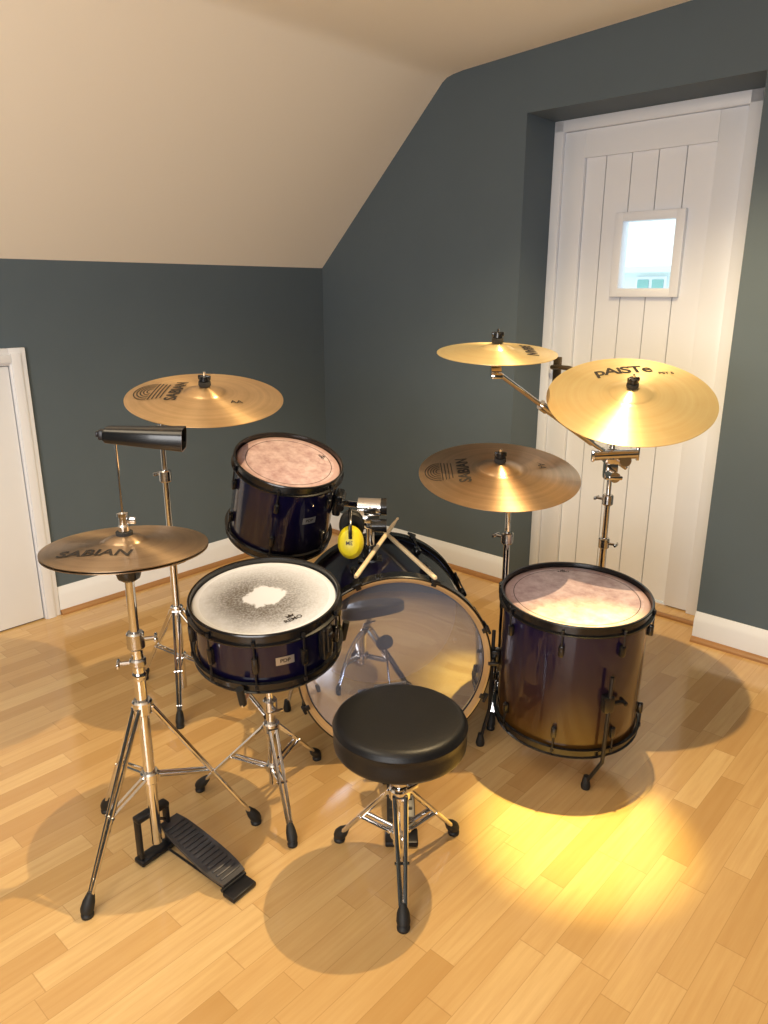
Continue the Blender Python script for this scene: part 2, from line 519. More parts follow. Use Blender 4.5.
def cz(r, R):
    x = max(0, 1-(r/R)**1.35)*.10*R
    rb = .26*R
    if r < rb: x += .062*R*(1-(r/rb)**2)**.75
    return x
def cymbal(name, label, R, M, matl, texts=(), flip=False, group=None, emblem=None):
    root = thing(name, label, 'cymbal', M, group)
    rs = [.006]+[.26*R*k for k in (.2, .4, .6, .75, .87, .95, .99, 1.0)]+[.26*R+(R-.26*R)*k/14 for k in range(1, 15)]
    top = [(r, cz(r, R)) for r in rs]
    bot = [(r, z-.0016) for r, z in reversed(top)]
    if flip: top = [(r, -z) for r, z in top]; bot = [(r, -z) for r, z in bot]
    b = MB(); b.lathe(top+bot, 128, None, 0, closed=True)
    b.obj('cymbal_plate', matl, root, smooth=50)
    for tx_ in texts:
        body, size, cx, cy, ang, bold = tx_[:6]
        vs, fs = text_geo(body, size, bold, tx_[6] if len(tx_) > 6 else 1.0)
        MM = T(cx, cy, 0) @ RZ(ang)
        out = []
        for v in vs:
            p = MM @ v
            out.append((p.x, p.y, cz(math.hypot(p.x, p.y), R)+.0011))
        b = MB(); b.add(out, fs); b.obj('printed_lettering', INK, root, smooth=0)
    if emblem:
        cx, cy, ang, s_ = emblem
        MM = T(cx, cy, 0) @ RZ(ang)
        b = MB()
        def strip(pts, w):
            vs = []
            for i, p in enumerate(pts):
                q = pts[min(i+1, len(pts)-1)]; p_ = pts[max(i-1, 0)]
                d = Vector((q[0]-p_[0], q[1]-p_[1])).normalized(); n = Vector((-d.y, d.x))
                for sg in (-1, 1):
                    w3 = MM @ Vector((p[0]+n.x*w*sg, p[1]+n.y*w*sg, 0))
                    vs.append((w3.x, w3.y, cz(math.hypot(w3.x, w3.y), R)+.0011))
            fs = [[2*i, 2*i+1, 2*i+3, 2*i+2] for i in range(len(pts)-1)]
            b.add(vs, fs)
        for k in range(5):
            rr = s_*(1-.18*k)
            strip([(rr*math.cos(a), rr*math.sin(a)*.74) for a in [PI*i/18 for i in range(19)]], s_*.026)
        for k in range(4):
            yy = -s_*(.08+.16*k); hw = s_*(1-.05*k)
            strip([(-hw+2*hw*i/8, yy) for i in range(9)], s_*.028)
        b.obj('printed_emblem', INK, root, smooth=0)
    return root

def cymbal_top(root, Mloc, R):
    zb = cz(.006, R)
    b = MB()
    b.cyl(Mloc @ Vector((0, 0, -.05)), Mloc @ Vector((0, 0, zb+.042)), .0038, seg=10)
    b.obj('threaded_rod', CHROME, root)
    b = MB()
    b.lathe([(.0045, zb-.02), (.017, zb-.02), (.017, zb-.006), (.0045, zb-.004)], 20, Mloc, closed=True)
    b.obj('felt_washer', FELT, root)
    b = MB()
    b.lathe([(.0045, zb+.001), (.016, zb+.001), (.018, zb+.005), (.017, zb+.015), (.0045, zb+.016)], 20, Mloc, closed=True)
    b.obj('felt_washer', FELT, root)
    b = MB()
    b.lathe([(.0042, zb+.014), (.013, zb+.014), (.015, zb+.018), (.013, zb+.030), (.0042, zb+.032)], 16, Mloc, closed=True)
    b.box((0, 0, zb+.026), (.036, .009, .014), Mloc, .003)
    b.obj('wing_nut', BLACK, root)

def cymbal_stand(label, base, feet, ztop, zlow, joints, pole_top, cyc, cyn, R, stand_cat='cymbal stand'):
    root = thing('cymbal_stand', label, stand_cat, T(base[0], base[1], 0))
    B = Vector((base[0], base[1], 0))
    tripod(root, ztop, zlow, feet)
    b = MB()
    j0 = joints[0]
    b.cyl((0, 0, .05), (0, 0, j0), .0125, seg=20)
    r = .0100
    for a, c in zip(joints, joints[1:]+[pole_top]):
        b.cyl((0, 0, a-.02), (0, 0, c), r, seg=18); r = max(.0065, r-.0015)
    collar(b, ztop, .021, .03); collar(b, zlow, .019, .024)
    b.obj('pole', CHROME, root)
    for j, a in zip(joints, (-.6, 2.4, -.2, 1.8)):
        b = MB()
        collar(b, j, .019, .038, a)
        b.obj('height_clamp', CHROME_D, root)
    Mc = T(-B.x, -B.y, 0) @ frame(cyn, cyc)
    end = Mc @ Vector((0, 0, -.052))
    pt = Vector((0, 0, pole_top))
    if (end-pt).length > .06:
        b = MB()
        d = (end-pt).normalized()
        b.cyl(pt-d*.06, end, .0068, seg=12)
        b.obj('boom_arm', CHROME, root)
        b = MB(); b.cyl(end-Vector((.011, 0, 0)), end+Vector((.011, 0, 0)), .011, seg=16)
        b.obj('tilter', CHROME_D, root)
    b = MB()
    s_ = Vector((1, .2, 0)).normalized()
    b.cyl(pt-s_*.016, pt+s_*.016, .017, seg=18)
    b.cyl(pt+s_*.012, pt+s_*.038, .005, seg=8)
    b.box(tuple(pt+s_*.038), (.007, .032, .012), None, .003)
    b.cyl(pt, end if (end-pt).length <= .06 else pt-Vector((0, 0, .03)), .009, seg=16)
    b.obj('tilter', CHROME_D, root)
    cymbal_top(root, Mc, R)
    return root

# ------------------------------------------------------------ drums
def drum(name, label, R, depth, M, head, nlug, single=False, badge_ang=None, logo=None):
    root = thing(name, label, 'drum', M)
    b = MB(); b.lathe([(R, -.006), (R, -depth+.006), (R-.007, -depth+.006), (R-.007, -.006)], 96, None, closed=True)
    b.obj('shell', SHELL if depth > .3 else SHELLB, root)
    def hoop(z0, s):
        b = MB()
        p = [(R+.003, -.017), (R+.005, -.019), (R+.0135, -.018), (R+.0135, -.0145), (R+.0065, -.012), (R+.0055, .006), (R+.0095, .0085), (R+.0080, .0115), (R+.003, .011), (R+.002, .007)]
        b.lathe([(r, z0+s*z) for r, z in p], 96, None, closed=True)
        b.obj('hoop', BLACK, root)
    hoop(0, 1); hoop(-depth, -1)
    b = MB(); b.lathe([(0, .0), (R*.5, 0), (R-.018, 0)], 96)
    hd = b.obj('drumhead', head, root)
    b = MB(); b.lathe([(R-.018, 0), (R-.006, -.0005), (R-.002, -.002), (R+.001, -.006), (R+.002, -.018), (R+.0008, -.018), (R-.001, -.008)], 96)
    b.obj('drumhead_collar', HEADRING if head is HEADT else HEADW, hd)
    if head is HEADT:
        b = MB(); b.lathe([(R-.0265, .0004), (R-.0285, .0004)], 96); b.obj('printed_ring', INK, hd)
    b = MB(); b.lathe([(0, -depth+.001), (R-.004, -depth+.001), (R+.001, -depth+.006)], 64)
    b.obj('drumhead', HEADRING, root, label='bottom resonant drumhead')
    for i in range(nlug):
        a = 2*PI*(i+.5)/nlug
        Ma = RZ(a)
        if single: zl = [-depth/2]
        else: zl = [-.066, -depth+.066]
        lugs = []
        for z in zl:
            b = MB(); b.box((R+.007, 0, z), (.016, .015, .046 if single else .034), Ma, .005)
            lugs.append(b.obj('lug', BLACK, root))
        b = MB()
        b.cyl(Ma @ Vector((R+.0110, 0, zl[0])), Ma @ Vector((R+.0110, 0, -.012)), .0026, seg=8)
        b.cyl(Ma @ Vector((R+.0110, 0, -.015)), Ma @ Vector((R+.0110, 0, -.004)), .0046, seg=8)
        b.obj('tension_rod', CAST, lugs[0])
        b = MB()
        b.cyl(Ma @ Vector((R+.0110, 0, zl[-1])), Ma @ Vector((R+.0110, 0, -depth+.012)), .0026, seg=8)
        b.cyl(Ma @ Vector((R+.0110, 0, -depth+.015)), Ma @ Vector((R+.0110, 0, -depth+.004)), .0046, seg=8)
        b.obj('tension_rod', CAST, lugs[-1])
    if badge_ang is not None:
        zb = -depth*.5 if single else -depth*.45
        bw_, bh_ = .044, .022
        b = MB(); n = 8; vs = []
        for i in range(n+1):
            aa = badge_ang+(i/n-.5)*bw_/R
            for zz in (zb-bh_/2, zb+bh_/2):
                vs.append(((R+.0012)*math.cos(aa), (R+.0012)*math.sin(aa), zz))
        b.add(vs, [[2*i, 2*i+2, 2*i+3, 2*i+1] for i in range(n)])
        bd = b.obj('badge', BADGE, root, label='small silver maker badge')
        vs, fs = text_geo('PDP', .014, .0003)
        out = [((R+.0018)*math.cos(badge_ang+v.x/R), (R+.0018)*math.sin(badge_ang+v.x/R), zb+v.y) for v in vs]
        b = MB(); b.add(out, fs); b.obj('lettering', INK, bd, smooth=0)
    if logo:
        body, size, lx, ly, ang = logo
        vs, fs = text_geo(body, size, .0003)
        MM = T(lx, ly, .0009) @ RZ(ang)
        b = MB(); b.add([MM @ v for v in vs], fs)
        b.add([MM @ Vector(p) for p in [(-size*.5, size*.6, 0), (size*.5, size*.6, 0), (size*.6, size*1.2, 0), (size*.25, size*.9, 0), (0, size*1.4, 0), (-size*.25, size*.9, 0), (-size*.6, size*1.2, 0)]], [list(range(7))])
        b.obj('printed_logo', INK, hd, smooth=0)
    return root

# --- floor tom
FT = frame((0, -.06, 1), (.545, 1.945, .533))
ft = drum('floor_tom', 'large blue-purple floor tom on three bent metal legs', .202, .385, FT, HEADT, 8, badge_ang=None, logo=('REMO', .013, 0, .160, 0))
for a in (math.radians(-76), math.radians(48), math.radians(172)):
    b = MB(); Ma = RZ(a); R = .202
    b.box((R+.014, 0, -.215), (.028, .030, .050), Ma, .006)
    b.cyl(Ma @ Vector((R+.018, .012, -.215)), Ma @ Vector((R+.018, .045, -.215)), .006, seg=10)
    b.box((R+.018, .045, -.215), (.034, .008, .012), Ma, .003)
    br = b.obj('leg_bracket', BLACK, ft)
    if a < 0: W = Vector((.575, 1.800, .020))
    else:
        W = FT @ (Ma @ Vector((R+.045, 0, -.52))); W.z = .020
    Wl = FT.inverted() @ W
    q = Ma @ Vector((R+.022, 0, -.40))
    p = [Ma @ Vector((R+.022, 0, -.13)), Ma @ Vector((R+.022, 0, -.38)), q, q.lerp(Wl, .5), Wl]
    b = MB(); b.path(p, .0056, 10)
    lg = b.obj('leg', CAST, ft, label='bent metal leg')
    b = MB()
    b.lathe([(0, -.019), (.012, -.019), (.014, -.010), (.011, .006), (.008, .022), (0, .023)], 16, FT.inverted() @ T(*W))
    b.obj('rubber_foot', RUBBER, lg)

# --- snare
SN = frame((0, -.15, 1), (-.296, 1.70, .634))
sn = drum('snare_drum', 'snare drum with worn dirty white head on chrome stand', .178, .14, SN, HEADS, 10, single=True, badge_ang=math.radians(-68), logo=('REMO', .018, .082, -.100, .68))
b = MB(); a = math.radians(-35)
b.box((.178+.012, 0, -.06), (.022, .030, .085), RZ(a), .005)
b.box((.178+.024, 0, -.045), (.014, .016, .07), RZ(a), .004)
b.cyl(RZ(a) @ Vector((.19, 0, -.03)), RZ(a) @ Vector((.215, 0, -.03)), .008, seg=12)
b.obj('strainer', BLACK, sn, label='black snare strainer lever')

# --- snare stand
sx, sy = -.302, 1.735
ss = thing('snare_stand', 'chrome tripod snare stand with basket arms', 'drum stand', T(sx, sy, 0))
tripod(ss, .245, .12, [(-.52-sx, 1.79-sy), (-.235-sx, 1.575-sy), (-.205-sx, 1.935-sy)], frac=.5)
b = MB(); b.cyl((0, 0, .07), (0, 0, .30), .0125, seg=20); b.cyl((0, 0, .28), (0, 0, .43), .0095, seg=18)
collar(b, .245, .022, .03); collar(b, .12, .020, .026)
b.lathe([(0, .40), (.018, .40), (.022, .41), (.022, .43), (.014, .445), (0, .445)], 20)
b.obj('pole', CHROME, ss)
b = MB(); collar(b, .31, .019, .036, -1.0); b.obj('height_clamp', CHROME_D, ss)
b = MB(); collar(b, .38, .015, .025, 2.2); b.obj('height_clamp', CHROME_D, ss)
Bm = T(-sx, -sy, 0) @ SN
for a in (math.radians(-100), math.radians(20), math.radians(140)):
    o3 = Vector((0, 0, .435))
    p1 = Bm @ (RZ(a) @ Vector((.10, 0, -.174))); p2 = Bm @ (RZ(a) @ Vector((.202, 0, -.174))); p3 = Bm @ (RZ(a) @ Vector((.208, 0, -.13)))
    b = MB(); b.path([o3, p1, p2, p3], .0055, 10)
    arm = b.obj('basket_arm', CHROME, ss)
    b = MB(); b.cyl(p2.lerp(p1, .05), p3+(p3-p2)*.2, .009, seg=14); b.obj('rubber_grip', RUBBER, arm)

# --- rack tom
RTn = Vector((.20, -.27, .94)).normalized()
RTM = frame(RTn, (-.289, 2.198, .864))
rt = drum('rack_tom', 'small blue-purple tom tilted above the bass drum', .158, .25, RTM, HEADT, 6, badge_ang=math.radians(-52), logo=('REMO', .011, .09, .07, -.9))
# --- bass drum
BN = Vector((.125, -.99, 0)).normalized()
BC = Vector((.033, 1.95, .306))
BM_ = frame(BN, BC)
bd = thing('bass_drum', 'large blue-purple bass drum with clear glossy batter head', 'drum', BM_)
R = .272; DP = .385
b = MB(); b.lathe([(R, -.01), (R, -DP+.01), (R-.008, -DP+.01), (R-.008, -.01)], 128, None, closed=True)
b.obj('shell', SHELLB, bd)
for z0, sg in ((0, 1), (-DP, -1)):
    b = MB()
    b.lathe([(R+.004, z0+sg*.012), (R+.006, z0+sg*.015), (R+.013, z0+sg*.015), (R+.0155, z0+sg*.012), (R+.0155, z0-sg*.026), (R+.004, z0-sg*.026)], 128, None, closed=True)
    hp = b.obj('hoop', BLACK, bd)
    b = MB(); b.lathe([(R-.006, z0+sg*.004), (R+.0035, z0+sg*.0155), (R+.0095, z0+sg*.0158), (R+.0095, z0+sg*.0145), (R-.006, z0+sg*.002)], 128, None, closed=True)
    b.obj('hoop_inlay', MAPLE, hp)
b = MB(); b.lathe([(0, .0), (R*.5, 0), (R-.012, 0), (R-.001, -.004), (R+.002, -.012)], 128)
b.obj('drumhead', HEADB, bd, label='clear glossy batter head')
b = MB(); b.lathe([(0, -DP), (R-.012, -DP), (R+.002, -DP+.012)], 96)
RES = mat('translucent_resonant_head', (.28, .35, .68), .3)
b.obj('drumhead', RES, bd, label='dark front head')
for i in range(8):
    a = 2*PI*(i+.5)/8
    Ma = RZ(a)
    for z0, sg in ((0, 1), (-DP, -1)):
        b = MB(); b.box((R+.010, 0, z0-sg*.115), (.020, .020, .042), Ma, .006)
        lg = b.obj('lug', BLACK, bd)
        b = MB()
        b.box((R+.013, 0, z0+sg*.0165), (.022, .016, .005), Ma, .002)
        b.box((R+.020, 0, z0-sg*.005), (.007, .018, .044), Ma, .003)
        b.cyl(Ma @ Vector((R+.018, 0, z0+sg*.016)), Ma @ Vector((R+.018, 0, z0-sg*.10)), .003, seg=8)
        b.box((R+.020, 0, z0+sg*.020), (.009, .030, .009), Ma, .003)
        b.obj('claw_hook', CAST, lg)
inv = BM_.inverted()
for sx_ in (-1, 1):
    p0 = BM_ @ Vector((sx_*.262, -.085, -.31)); p1 = BM_ @ Vector((sx_*.325, 0, -.30)); p1.z = .022
    b = MB(); b.path([inv @ p0, inv @ p1], .0065, 10)
    Mx = inv @ frame(p1-p0, p0)
    b.lathe([(0, -.01), (.018, -.01), (.018, .03), (0, .03)], 16, Mx)
    sp = b.obj('spur', CHROME_D, bd)
    b = MB(); b.lathe([(0, -.021), (.011, -.021), (.013, -.01), (.009, .02), (0, .02)], 14, inv @ T(*p1)); b.obj('rubber_foot', RUBBER, sp)
# tom holder on bass drum
mp = Vector((-.042, 2.13, 0))
def iv(x, y, z): return inv @ Vector((x, y, z))
Mp = inv @ T(mp.x, mp.y, .570)
b = MB()
b.box((0, 0, .004), (.075, .06, .014), Mp, .004)
b.lathe([(0, 0), (.024, 0), (.024, .04), (.019, .05), (0, .05)], 20, Mp)
b.obj('tom_mount_plate', BLACK, bd)
b = MB()
b.cyl(iv(mp.x, mp.y, .58), iv(mp.x, mp.y, .755), .0125, seg=18)
tgt = RTM @ Vector((.156+.022, -.01, -.10))
b.cyl(iv(mp.x, mp.y, .745), inv @ tgt, .0095, seg=14)
b.cyl(iv(mp.x+.034, mp.y-.004, .742), iv(mp.x-.034, mp.y+.004, .742), .028, seg=22)
b.box(tuple(iv(mp.x, mp.y, .70)), (.056, .045, .050), None, .006)
b.cyl(iv(mp.x-.045, mp.y-.025, .715), iv(mp.x-.010, mp.y-.025, .715), .024, seg=18)
b.cyl(iv(mp.x, mp.y-.045, .742), iv(mp.x, mp.y+.03, .742), .008, seg=10)
b.obj('tom_holder', CHROME, bd)
b = MB(); b.box(tuple(iv(mp.x, mp.y-.048, .742)), (.036, .014, .010), None, .003)
b.obj('wing_bolt', BLACK, bd)
b = MB()
b.cyl(iv(mp.x+.032, mp.y, .742), iv(mp.x+.05, mp.y, .742), .026, seg=16)
b.cyl(iv(mp.x+.005, mp.y-.025, .690), iv(mp.x+.050, mp.y-.025, .690), .020, seg=16)
b.obj('wing_bolt', BLACK, bd)
b = MB()
b.box((.158+.014, 0, -.10), (.026, .055, .075), RZ(-.06), .007)
b.cyl((.158+.022, -.045, -.10), (.158+.022, .045, -.10), .012, seg=12)
b.obj('tom_bracket', BLACK, rt)

# --- bass pedal
bp = thing('bass_drum_pedal', 'black bass drum pedal clamped to batter hoop', 'pedal', T(.045, 1.79, 0))
b = MB(); b.box((0, .07, .010), (.10, .10, .012), None, .003); b.box((0, -.08, .008), (.012, .26, .006)); b.box((0, -.20, .010), (.085, .055, .016), None, .004)
b.obj('base_frame', CAST, bp)
b = MB(); b.box((0, 0, 0), (.075, .24, .008), T(0, -.07, .055) @ RX(.28), .003)
for k in range(7): b.box((0, -.09+.03*k, .005), (.06, .006, .004), T(0, -.07, .055) @ RX(.28))
b.obj('footboard', CAST, bp)
for sg in (-1, 1):
    b = MB(); b.cyl((sg*.045, .05, .01), (sg*.045, .055, .19), .007, seg=10); po = b.obj('post', CHROME_D, bp)
b = MB(); b.cyl((-.05, .055, .185), (.05, .055, .185), .007, seg=10); b.obj('axle', CHROME_D, bp)
b = MB(); b.cyl((0, .055, .185), (0, -.01, .30), .0035, seg=8)
bt = b.obj('beater_rod', CHROME, bp)
b = MB(); b.cyl((0, -.035, .285), (0, .010, .312), .022, seg=20); b.obj('beater', FELT, bt)

# --- throne
tx, ty = .037, 1.49
th = thing('drum_throne', 'round black padded drum throne with chrome tripod base', 'stool', T(tx, ty, 0))
zt = .432; Rt = .154
b = MB()
b.lathe([(0, zt), (Rt*.6, zt-.0003), (Rt-.020, zt-.0015), (Rt-.011, zt-.0035), (Rt-.005, zt-.008), (Rt-.0015, zt-.014), (Rt-.0005, zt-.018), (Rt+.0015, zt-.020), (Rt+.0015, zt-.022), (Rt-.0005, zt-.024), (Rt, zt-.040), (Rt, zt-.062), (Rt-.001, zt-.070), (Rt-.005, zt-.077), (Rt-.02, zt-.080), (0, zt-.080)], 96)
b.obj('seat', VINYL, th, smooth=60)
b = MB(); b.lathe([(0, zt-.112), (.022, zt-.112), (.026, zt-.102), (.05, zt-.086), (0, zt-.081)], 24); b.box((0, 0, zt-.085), (.13, .13, .010), None, .003)
b.obj('seat_plate', BLACK, th)
b = MB(); b.cyl((0, 0, .08), (0, 0, .24), .0155, seg=20); b.cyl((0, 0, .22), (0, 0, zt-.10), .0125, seg=18)
for k in range(14): b.lathe([(.0125, .235+k*.005), (.0138, .2375+k*.005), (.0125, .24+k*.005)], 18)
collar(b, .225, .026, .03); collar(b, .11, .022, .026)
b.obj('post', CHROME, th)
b = MB(); collar(b, .262, .021, .03, -.9); b.obj('height_clamp', CHROME_D, th)
tripod(th, .225, .11, [(-.150, .10), (.143, .125), (.006, -.175)], rtop=.022, bar=.0062, gap=.013, frac=.55, foot_r=.0145)

# --- hi-hat
hx, hy = -.565, 1.53
hh = thing('hi_hat_stand', 'chrome hi-hat stand with black foot pedal', 'hi-hat stand', T(hx, hy, 0))
tripod(hh, .43, .24, [(-.672-hx, 1.350-hy), (-.343-hx, 1.655-hy), (-.755-hx, 1.70-hy)], frac=.55, bar=.005, foot_r=.014)
b = MB()
b.cyl((0, 0, .05), (0, 0, .60), .0135, seg=20); b.cyl((0, 0, .58), (0, 0, .765), .0105, seg=18)
collar(b, .43, .023, .036); collar(b, .24, .022, .03)
b.lathe([(.0135, .50), (.016, .505), (.016, .515), (.0135, .52)], 20)
b.obj('pole', CHROME, hh)
b = MB(); collar(b, .60, .020, .042, .3); b.obj('height_clamp', CHROME_D, hh)
b = MB(); collar(b, .545, .019, .02, 3.4); b.obj('height_clamp', CHROME_D, hh)
b = MB(); b.lathe([(0, .745), (.014, .745), (.024, .752), (.028, .765), (.028, .776), (.018, .784), (.0055, .786), (.0055, .75)], 24); b.obj('cymbal_seat', BLACK, hh)
b = MB(); b.cyl((0, 0, .75), (0, 0, 1.058), .0032, seg=10)
b.lathe([(.0035, .862), (.012, .862), (.012, .872), (.009, .876), (.009, .892), (.012, .894), (.012, .902), (.0035, .904)], 18, closed=True)
b.box((.018, 0, .885), (.02, .008, .016), None, .003)
b.obj('pull_rod', CHROME, hh)
b = MB(); b.lathe([(.0035, .852), (.018, .852), (.018, .860), (.0035, .862)], 18, closed=True); b.obj('felt_washer', FELT, hh)
heel = Vector((-.330-hx, 1.412-hy, .020)); toe = Vector((-.548-hx, 1.578-hy, .072))
dv = (toe-heel); ln = dv.length; yv = dv.normalized(); xv = Vector((yv.y, -yv.x, 0)).normalized(); zv = xv.cross(yv)
Mf = Matrix((xv, yv, zv)).transposed().to_4x4(); Mf.translation = heel
b = MB()
n = 8; prof_w = [.033, .038, .040, .040, .039, .038, .036, .033, .026]
vs = []
for i in range(n+1):
    y = .032+(ln-.032)*i/n
    for z in (.0, .007):
        vs += [(-prof_w[i], y, z), (prof_w[i], y, z)]
fs = []
for i in range(n):
    a = 4*i; c = 4*i+4
    fs += [[a, a+1, c+1, c], [a+2, c+2, c+3, a+3], [a, c, c+2, a+2], [a+1, a+3, c+3, c+1]]
fs += [[0, 2, 3, 1], [4*n, 4*n+1, 4*n+3, 4*n+2]]
b.add(vs, fs, Mf)
for k in range(15): b.box((0, .048+k*.0145, .0075), (.056, .007, .005), Mf, .001)
pd = b.obj('footboard', PEDAL, hh, label='dark grey ribbed foot pedal')
b = MB()
Mh = Matrix((xv, Vector((yv.x, yv.y, 0)).normalized(), Vector((0, 0, 1)))).transposed().to_4x4(); Mh.translation = Vector((heel.x, heel.y, 0))
b.box((0, .014, .008), (.072, .040, .014), Mh, .004)
b.cyl(Mh @ Vector((-.036, .034, .017)), Mh @ Vector((.036, .034, .017)), .005, seg=10)
b.obj('heel_plate', CAST, hh)
b = MB()
Mb = T(-.010, .010, 0) @ RZ(.92)
for sg in (-1, 1): b.cyl(Mh @ Vector((sg*.020, .02, .007)), Mh @ Vector((sg*.020, .28, .010)), .003, seg=8)
b.box((0, 0, .010), (.100, .036, .014), Mb, .004)
for sg in (-1, 1): b.box((sg*.041, 0, .070), (.009, .022, .12), Mb, .003)
b.box((0, 0, .130), (.092, .026, .014), Mb, .004)
b.obj('base_frame', CAST, hh)
b = MB(); b.path([toe+Vector((0, 0, .004)), Vector((.000, .010, .11)), Vector((0, 0, .2))], .004, 8); b.obj('pull_chain', CHROME_D, hh)

cymbal('hi_hat_cymbal', 'top hi-hat cymbal of tarnished bronze on stand', .176, frame((.0, .045, 1), (hx, hy, .826)), CY_HAT,
       texts=[('SABIAN', .046, -.035, -.085, .0, .0010)], group='pair of hi-hat cymbals')
cymbal('hi_hat_cymbal', 'bottom hi-hat cymbal turned upside down on stand', .176, frame((.0, .045, 1), (hx, hy, .819)), CY_HAT, flip=True, group='pair of hi-hat cymbals')

# --- cowbell
cb = thing('cowbell', 'black metal cowbell clamped on hi-hat rod', 'cowbell', T(-.572, 1.53, 1.070) @ RZ(.10) @ RY(.06))
b = MB()
def sec(x, w, h, zc):
    # rounded rectangle section, 20 points
    r = .30*h; pts = []
    for cx_, cy_, a0 in ((w/2-r, h/2-r, 0), (-w/2+r, h/2-r, PI/2), (-w/2+r, -h/2+r, PI), (w/2-r, -h/2+r, 1.5*PI)):
        for k in range(5):
            a = a0+PI/2*k/4
            pts.append((x, cx_+r*math.cos(a), zc+cy_+r*math.sin(a)))
    return pts
vs = sec(-.012, .044, .026, .003)+sec(-.008, .050, .032, .003)+sec(.150, .070, .048, 0)
vs += sec(.150, .066, .044, 0)+sec(-.004, .045, .027, .003)
fs = []
for s0 in (0, 20, 40, 60):
    s1 = s0+20
    for i in range(20): fs.append([s0+i, s0+(i+1) % 20, s1+(i+1) % 20, s1+i])
fs += [list(range(20)), list(range(80, 100))]
b.add(vs, fs); b.obj('bell_body', BLACK, cb)
b = MB(); b.box((-.018, 0, .002), (.014, .022, .022), None, .004); b.box((-.026, 0, .004), (.006, .022, .012), None, .002)
b.obj('clamp', CAST, cb)

# --- left crash
LC = Vector((-.517, 2.145, 1.064)); LN = (.07, -.20, .97)
cymbal('crash_cymbal', 'tan bronze crash cymbal above cowbell and hi-hat', .224, frame(LN, LC), CY_GOLD,
       texts=[('SABIAN', .047, -.082, .005, PI/2, .0014), ('AA', .026, .10, -.05, .4, .0003)], emblem=(-.152, .0, PI/2, .068))
cymbal_stand('chrome cymbal stand behind the hi-hat', (-.693, 2.28), [(.03, -.17), (.33, -.18), (-.18, .14)], .34, .17, [.52, .80], .985, LC, LN, .224)
# --- mid crash
SC_ = Vector((.340, 2.13, .842)); SN_ = (.0, -.20, .98)
cymbal('crash_cymbal', 'dull brown bronze crash cymbal beside the floor tom', .237, frame(SN_, SC_), CY_DULL,
       texts=[('SABIAN', .048, -.105, .0, PI/2, .0014), ('AA', .032, .13, .03, -PI/2, .0003)], emblem=(-.174, .0, PI/2, .060))
cymbal_stand('chrome cymbal stand between bass drum and floor tom', (.386, 2.20), [(-.02, .22), (-.04, -.10), (.17, -.02)], .22, .11, [.45, .62], .765, SC_, SN_, .237)
# --- ride
PC = Vector((.727, 2.187, 1.056)); PN = (-.08, -.40, .91)
cymbal('ride_cymbal', 'large bright golden ride cymbal tilted over floor tom', .243, frame(PN, PC), CY_BRITE,
       texts=[('pAiSTe', .066, .016, .143, 0, .0015, .90), ('PST 5', .020, .140, .112, -.0, .0004)])
ps = cymbal_stand('tall chrome boom stand holding two cymbals', (.785, 2.50), [(.16, .16), (-.22, 0), (0, -.22)], .34, .17, [.50, .66], .875, PC, PN, .243)
# --- upper small cymbal, on an arm clamped to the ride stand
UC = Vector((.335, 2.24, 1.185)); UN = (0, -.11, 1)
cymbal('splash_cymbal', 'small bright bronze cymbal on long boom arm', .178, frame(UN, UC), CY_BRITE,
       texts=[('SABIAN', .046, .092, .0, -PI/2, .0018)])
Mu = T(-.785, -2.50, 0) @ frame(UN, UC)
e1 = Mu @ Vector((0, 0, -.055)); c0 = Vector((-.020, -.045, .825))
b = MB(); d = (e1-c0).normalized(); b.cyl(c0-d*.09, e1, .0075, seg=12)
b.cyl(c0+d*.10, c0+d*.34, .0115, seg=14); b.cyl(c0+d*.33, c0+d*.36, .016, seg=14)
b.obj('boom_arm', CHROME, ps)
b = MB(); b.box(tuple(c0+Vector((.012, .020, -.002))), (.056, .066, .050), None, .006)
b.cyl(c0+Vector((-.06, -.015, .005)), c0+Vector((.085, -.015, .012)), .017, seg=18)
b.cyl(c0+Vector((.045, -.03, -.01)), c0+Vector((.045, .05, -.01)), .020, seg=16)
b.cyl(c0+Vector((.012, -.04, -.065)), c0+Vector((.012, .05, -.065)), .018, seg=16)
b.box(tuple(c0+Vector((.016, .034, -.045))), (.044, .040, .085), None, .006)
b.box(tuple(c0+Vector((.088, -.015, .012))), (.010, .014, .046), None, .003)
b.box(tuple(c0+Vector((-.062, -.015, .005))), (.010, .014, .040), None, .003)
b.box(tuple(c0+Vector((.012, -.044, -.065))), (.046, .008, .014), None, .003)
b.obj('multi_clamp', CHROME, ps)
b = MB()
b.cyl(e1-Vector((.015, 0, 0)), e1+Vector((.015, 0, 0)), .016, seg=16)
b.cyl(e1, e1+Vector((0, -.03, -.012)), .005, seg=8); b.box(tuple(e1+Vector((0, -.033, -.012))), (.034, .007, .014), None, .002)
b.obj('tilter', CHROME, ps)
cymbal_top(ps, Mu, .178)

# --- drumsticks
def stick(label, p0, p1):
    p0 = Vector(p0); p1 = Vector(p1)
    M = frame(p1-p0, p0); L = (p1-p0).length
    root = thing('drumstick', label, 'drumstick', M, 'pair of drumsticks')
    b = MB(); b.lathe([(0, 0), (.005, .001), (.0066, .005), (.0070, .02), (.0070, L-.11), (.0058, L-.05), (.0034, L-.016), (.0030, L-.013), (.0042, L-.010), (.0046, L-.006), (.0035, L-.001), (0, L)], 18)
    b.obj('wooden_shaft', STICK, root)
stick('wooden drumstick resting across the bass drum', (.145, 1.932, .590), (-.010, 2.325, .609))
stick('wooden drumstick crossing over the other stick', (-.080, 1.938, .591), (.046, 2.345, .640))

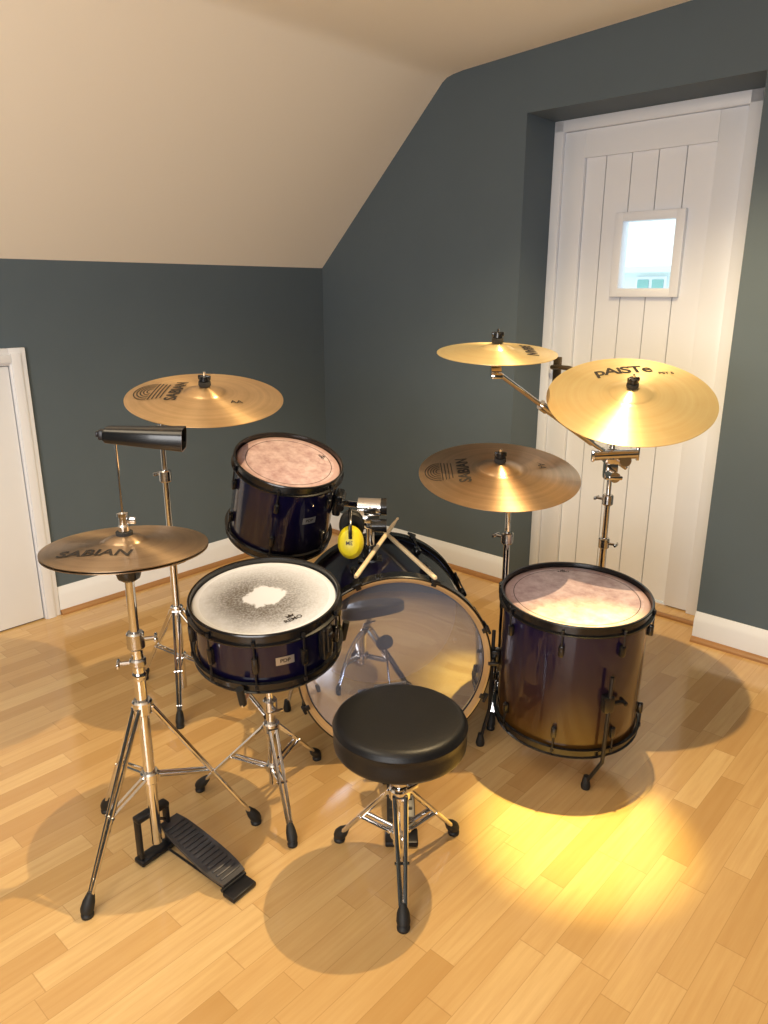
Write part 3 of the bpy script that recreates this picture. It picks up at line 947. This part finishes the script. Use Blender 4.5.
# --- ear defenders
ed = thing('ear_defenders', 'yellow ear defenders hanging on the tom holder', 'ear defenders', T(-.075, 2.05, .68))
def cup(c, n, m_, lab):
    Mx = frame(n, c)
    S = Mx @ Matrix.Diagonal((.90, 1.15, 1, 1))
    b = MB()
    b.lathe([(0, .030), (.018, .029), (.032, .024), (.040, .012), (.042, 0), (.040, -.004), (0, -.004)], 32, S)
    o = b.obj('ear_cup', m_, ed, label=lab)
    b = MB(); b.lathe([(.018, -.004), (.036, -.005), (.040, -.012), (.036, -.020), (.020, -.020)], 32, S); b.obj('ear_cushion', RUBBER, o)
    if m_ is YELLOW:
        vs, fs = text_geo('3M', .016, .0003)
        b = MB(); b.add([Mx @ T(0, 0, .0308) @ RZ(PI) @ v for v in vs], fs); b.obj('lettering', INK, o, smooth=0)
cup((-.020, -.045, -.008), (-.1, -.95, .25), YELLOW, 'yellow ear cup')
cup((-.020, .030, .020), (-.1, .90, .1), RUBBER, 'black ear cup')
b = MB()
pts = []
A0 = Vector((-.020, -.074, .012)); A1 = Vector((-.025, .062, .03))
for i in range(13):
    a = PI*i/12
    p = A0.lerp(A1, .5-.5*math.cos(a)); p.z += .050*math.sin(a)
    pts.append(p)
b.path(pts, .0055, 10); b.obj('headband', BLACK, ed)

# ------------------------------------------------------------ lights, world, camera
def spot(name, loc, tgt, power, col, ang, blend, rad):
    l = bpy.data.lights.new(name, 'SPOT'); l.energy = power; l.color = col; l.spot_size = ang; l.spot_blend = blend; l.shadow_soft_size = rad
    o = bpy.data.objects.new(name, l); COL.objects.link(o); o.location = loc
    o.rotation_euler = (Vector(tgt)-Vector(loc)).to_track_quat('-Z', 'Y').to_euler(); return o
def area(name, loc, tgt, power, col, sx_, sy_):
    l = bpy.data.lights.new(name, 'AREA'); l.energy = power; l.color = col; l.shape = 'RECTANGLE'; l.size = sx_; l.size_y = sy_
    o = bpy.data.objects.new(name, l); COL.objects.link(o); o.location = loc
    o.rotation_euler = (Vector(tgt)-Vector(loc)).to_track_quat('-Z', 'Y').to_euler(); return o
spot('ceiling_spotlight', (.60, 1.95, 2.27), (.56, 1.82, 0), 150, (1, .745, .40), math.radians(140), .6, .012)
spot('ceiling_spotlight', (.62, 1.90, 2.27), (.51, 1.63, 0), 620, (1, .84, .27), math.radians(17), 1.0, .012)
area('rear_fill_light', (-.9, -1.2, 1.25), (-.2, 3.5, 2.2), 62, (1, .97, .95), 1.8, 1.0)  # added soft fill behind the camera for walls and ceiling, no window there
area('left_fill_light', (-1.1, .9, 2.15), (-1.0, 1.5, 0), 20, (1, .84, .60), 1.1, 1.1)  # added overhead fill that lifts the left side, not a room lamp

w = bpy.data.worlds.new('world'); bpy.context.scene.world = w; w.use_nodes = True
w.node_tree.nodes['Background'].inputs[0].default_value = (.78, .95, 1, 1)
w.node_tree.nodes['Background'].inputs[1].default_value = 1.7
bpy.context.scene.view_settings.view_transform = 'Standard'

cam = bpy.data.cameras.new('camera'); cam.sensor_fit = 'VERTICAL'; cam.sensor_height = 36; cam.lens = 740/1024*36
co = bpy.data.objects.new('camera', cam); COL.objects.link(co)
co.location = (0, 0, 1.36); co.rotation_euler = (math.radians(90-16.6), 0, 0)
bpy.context.scene.camera = co
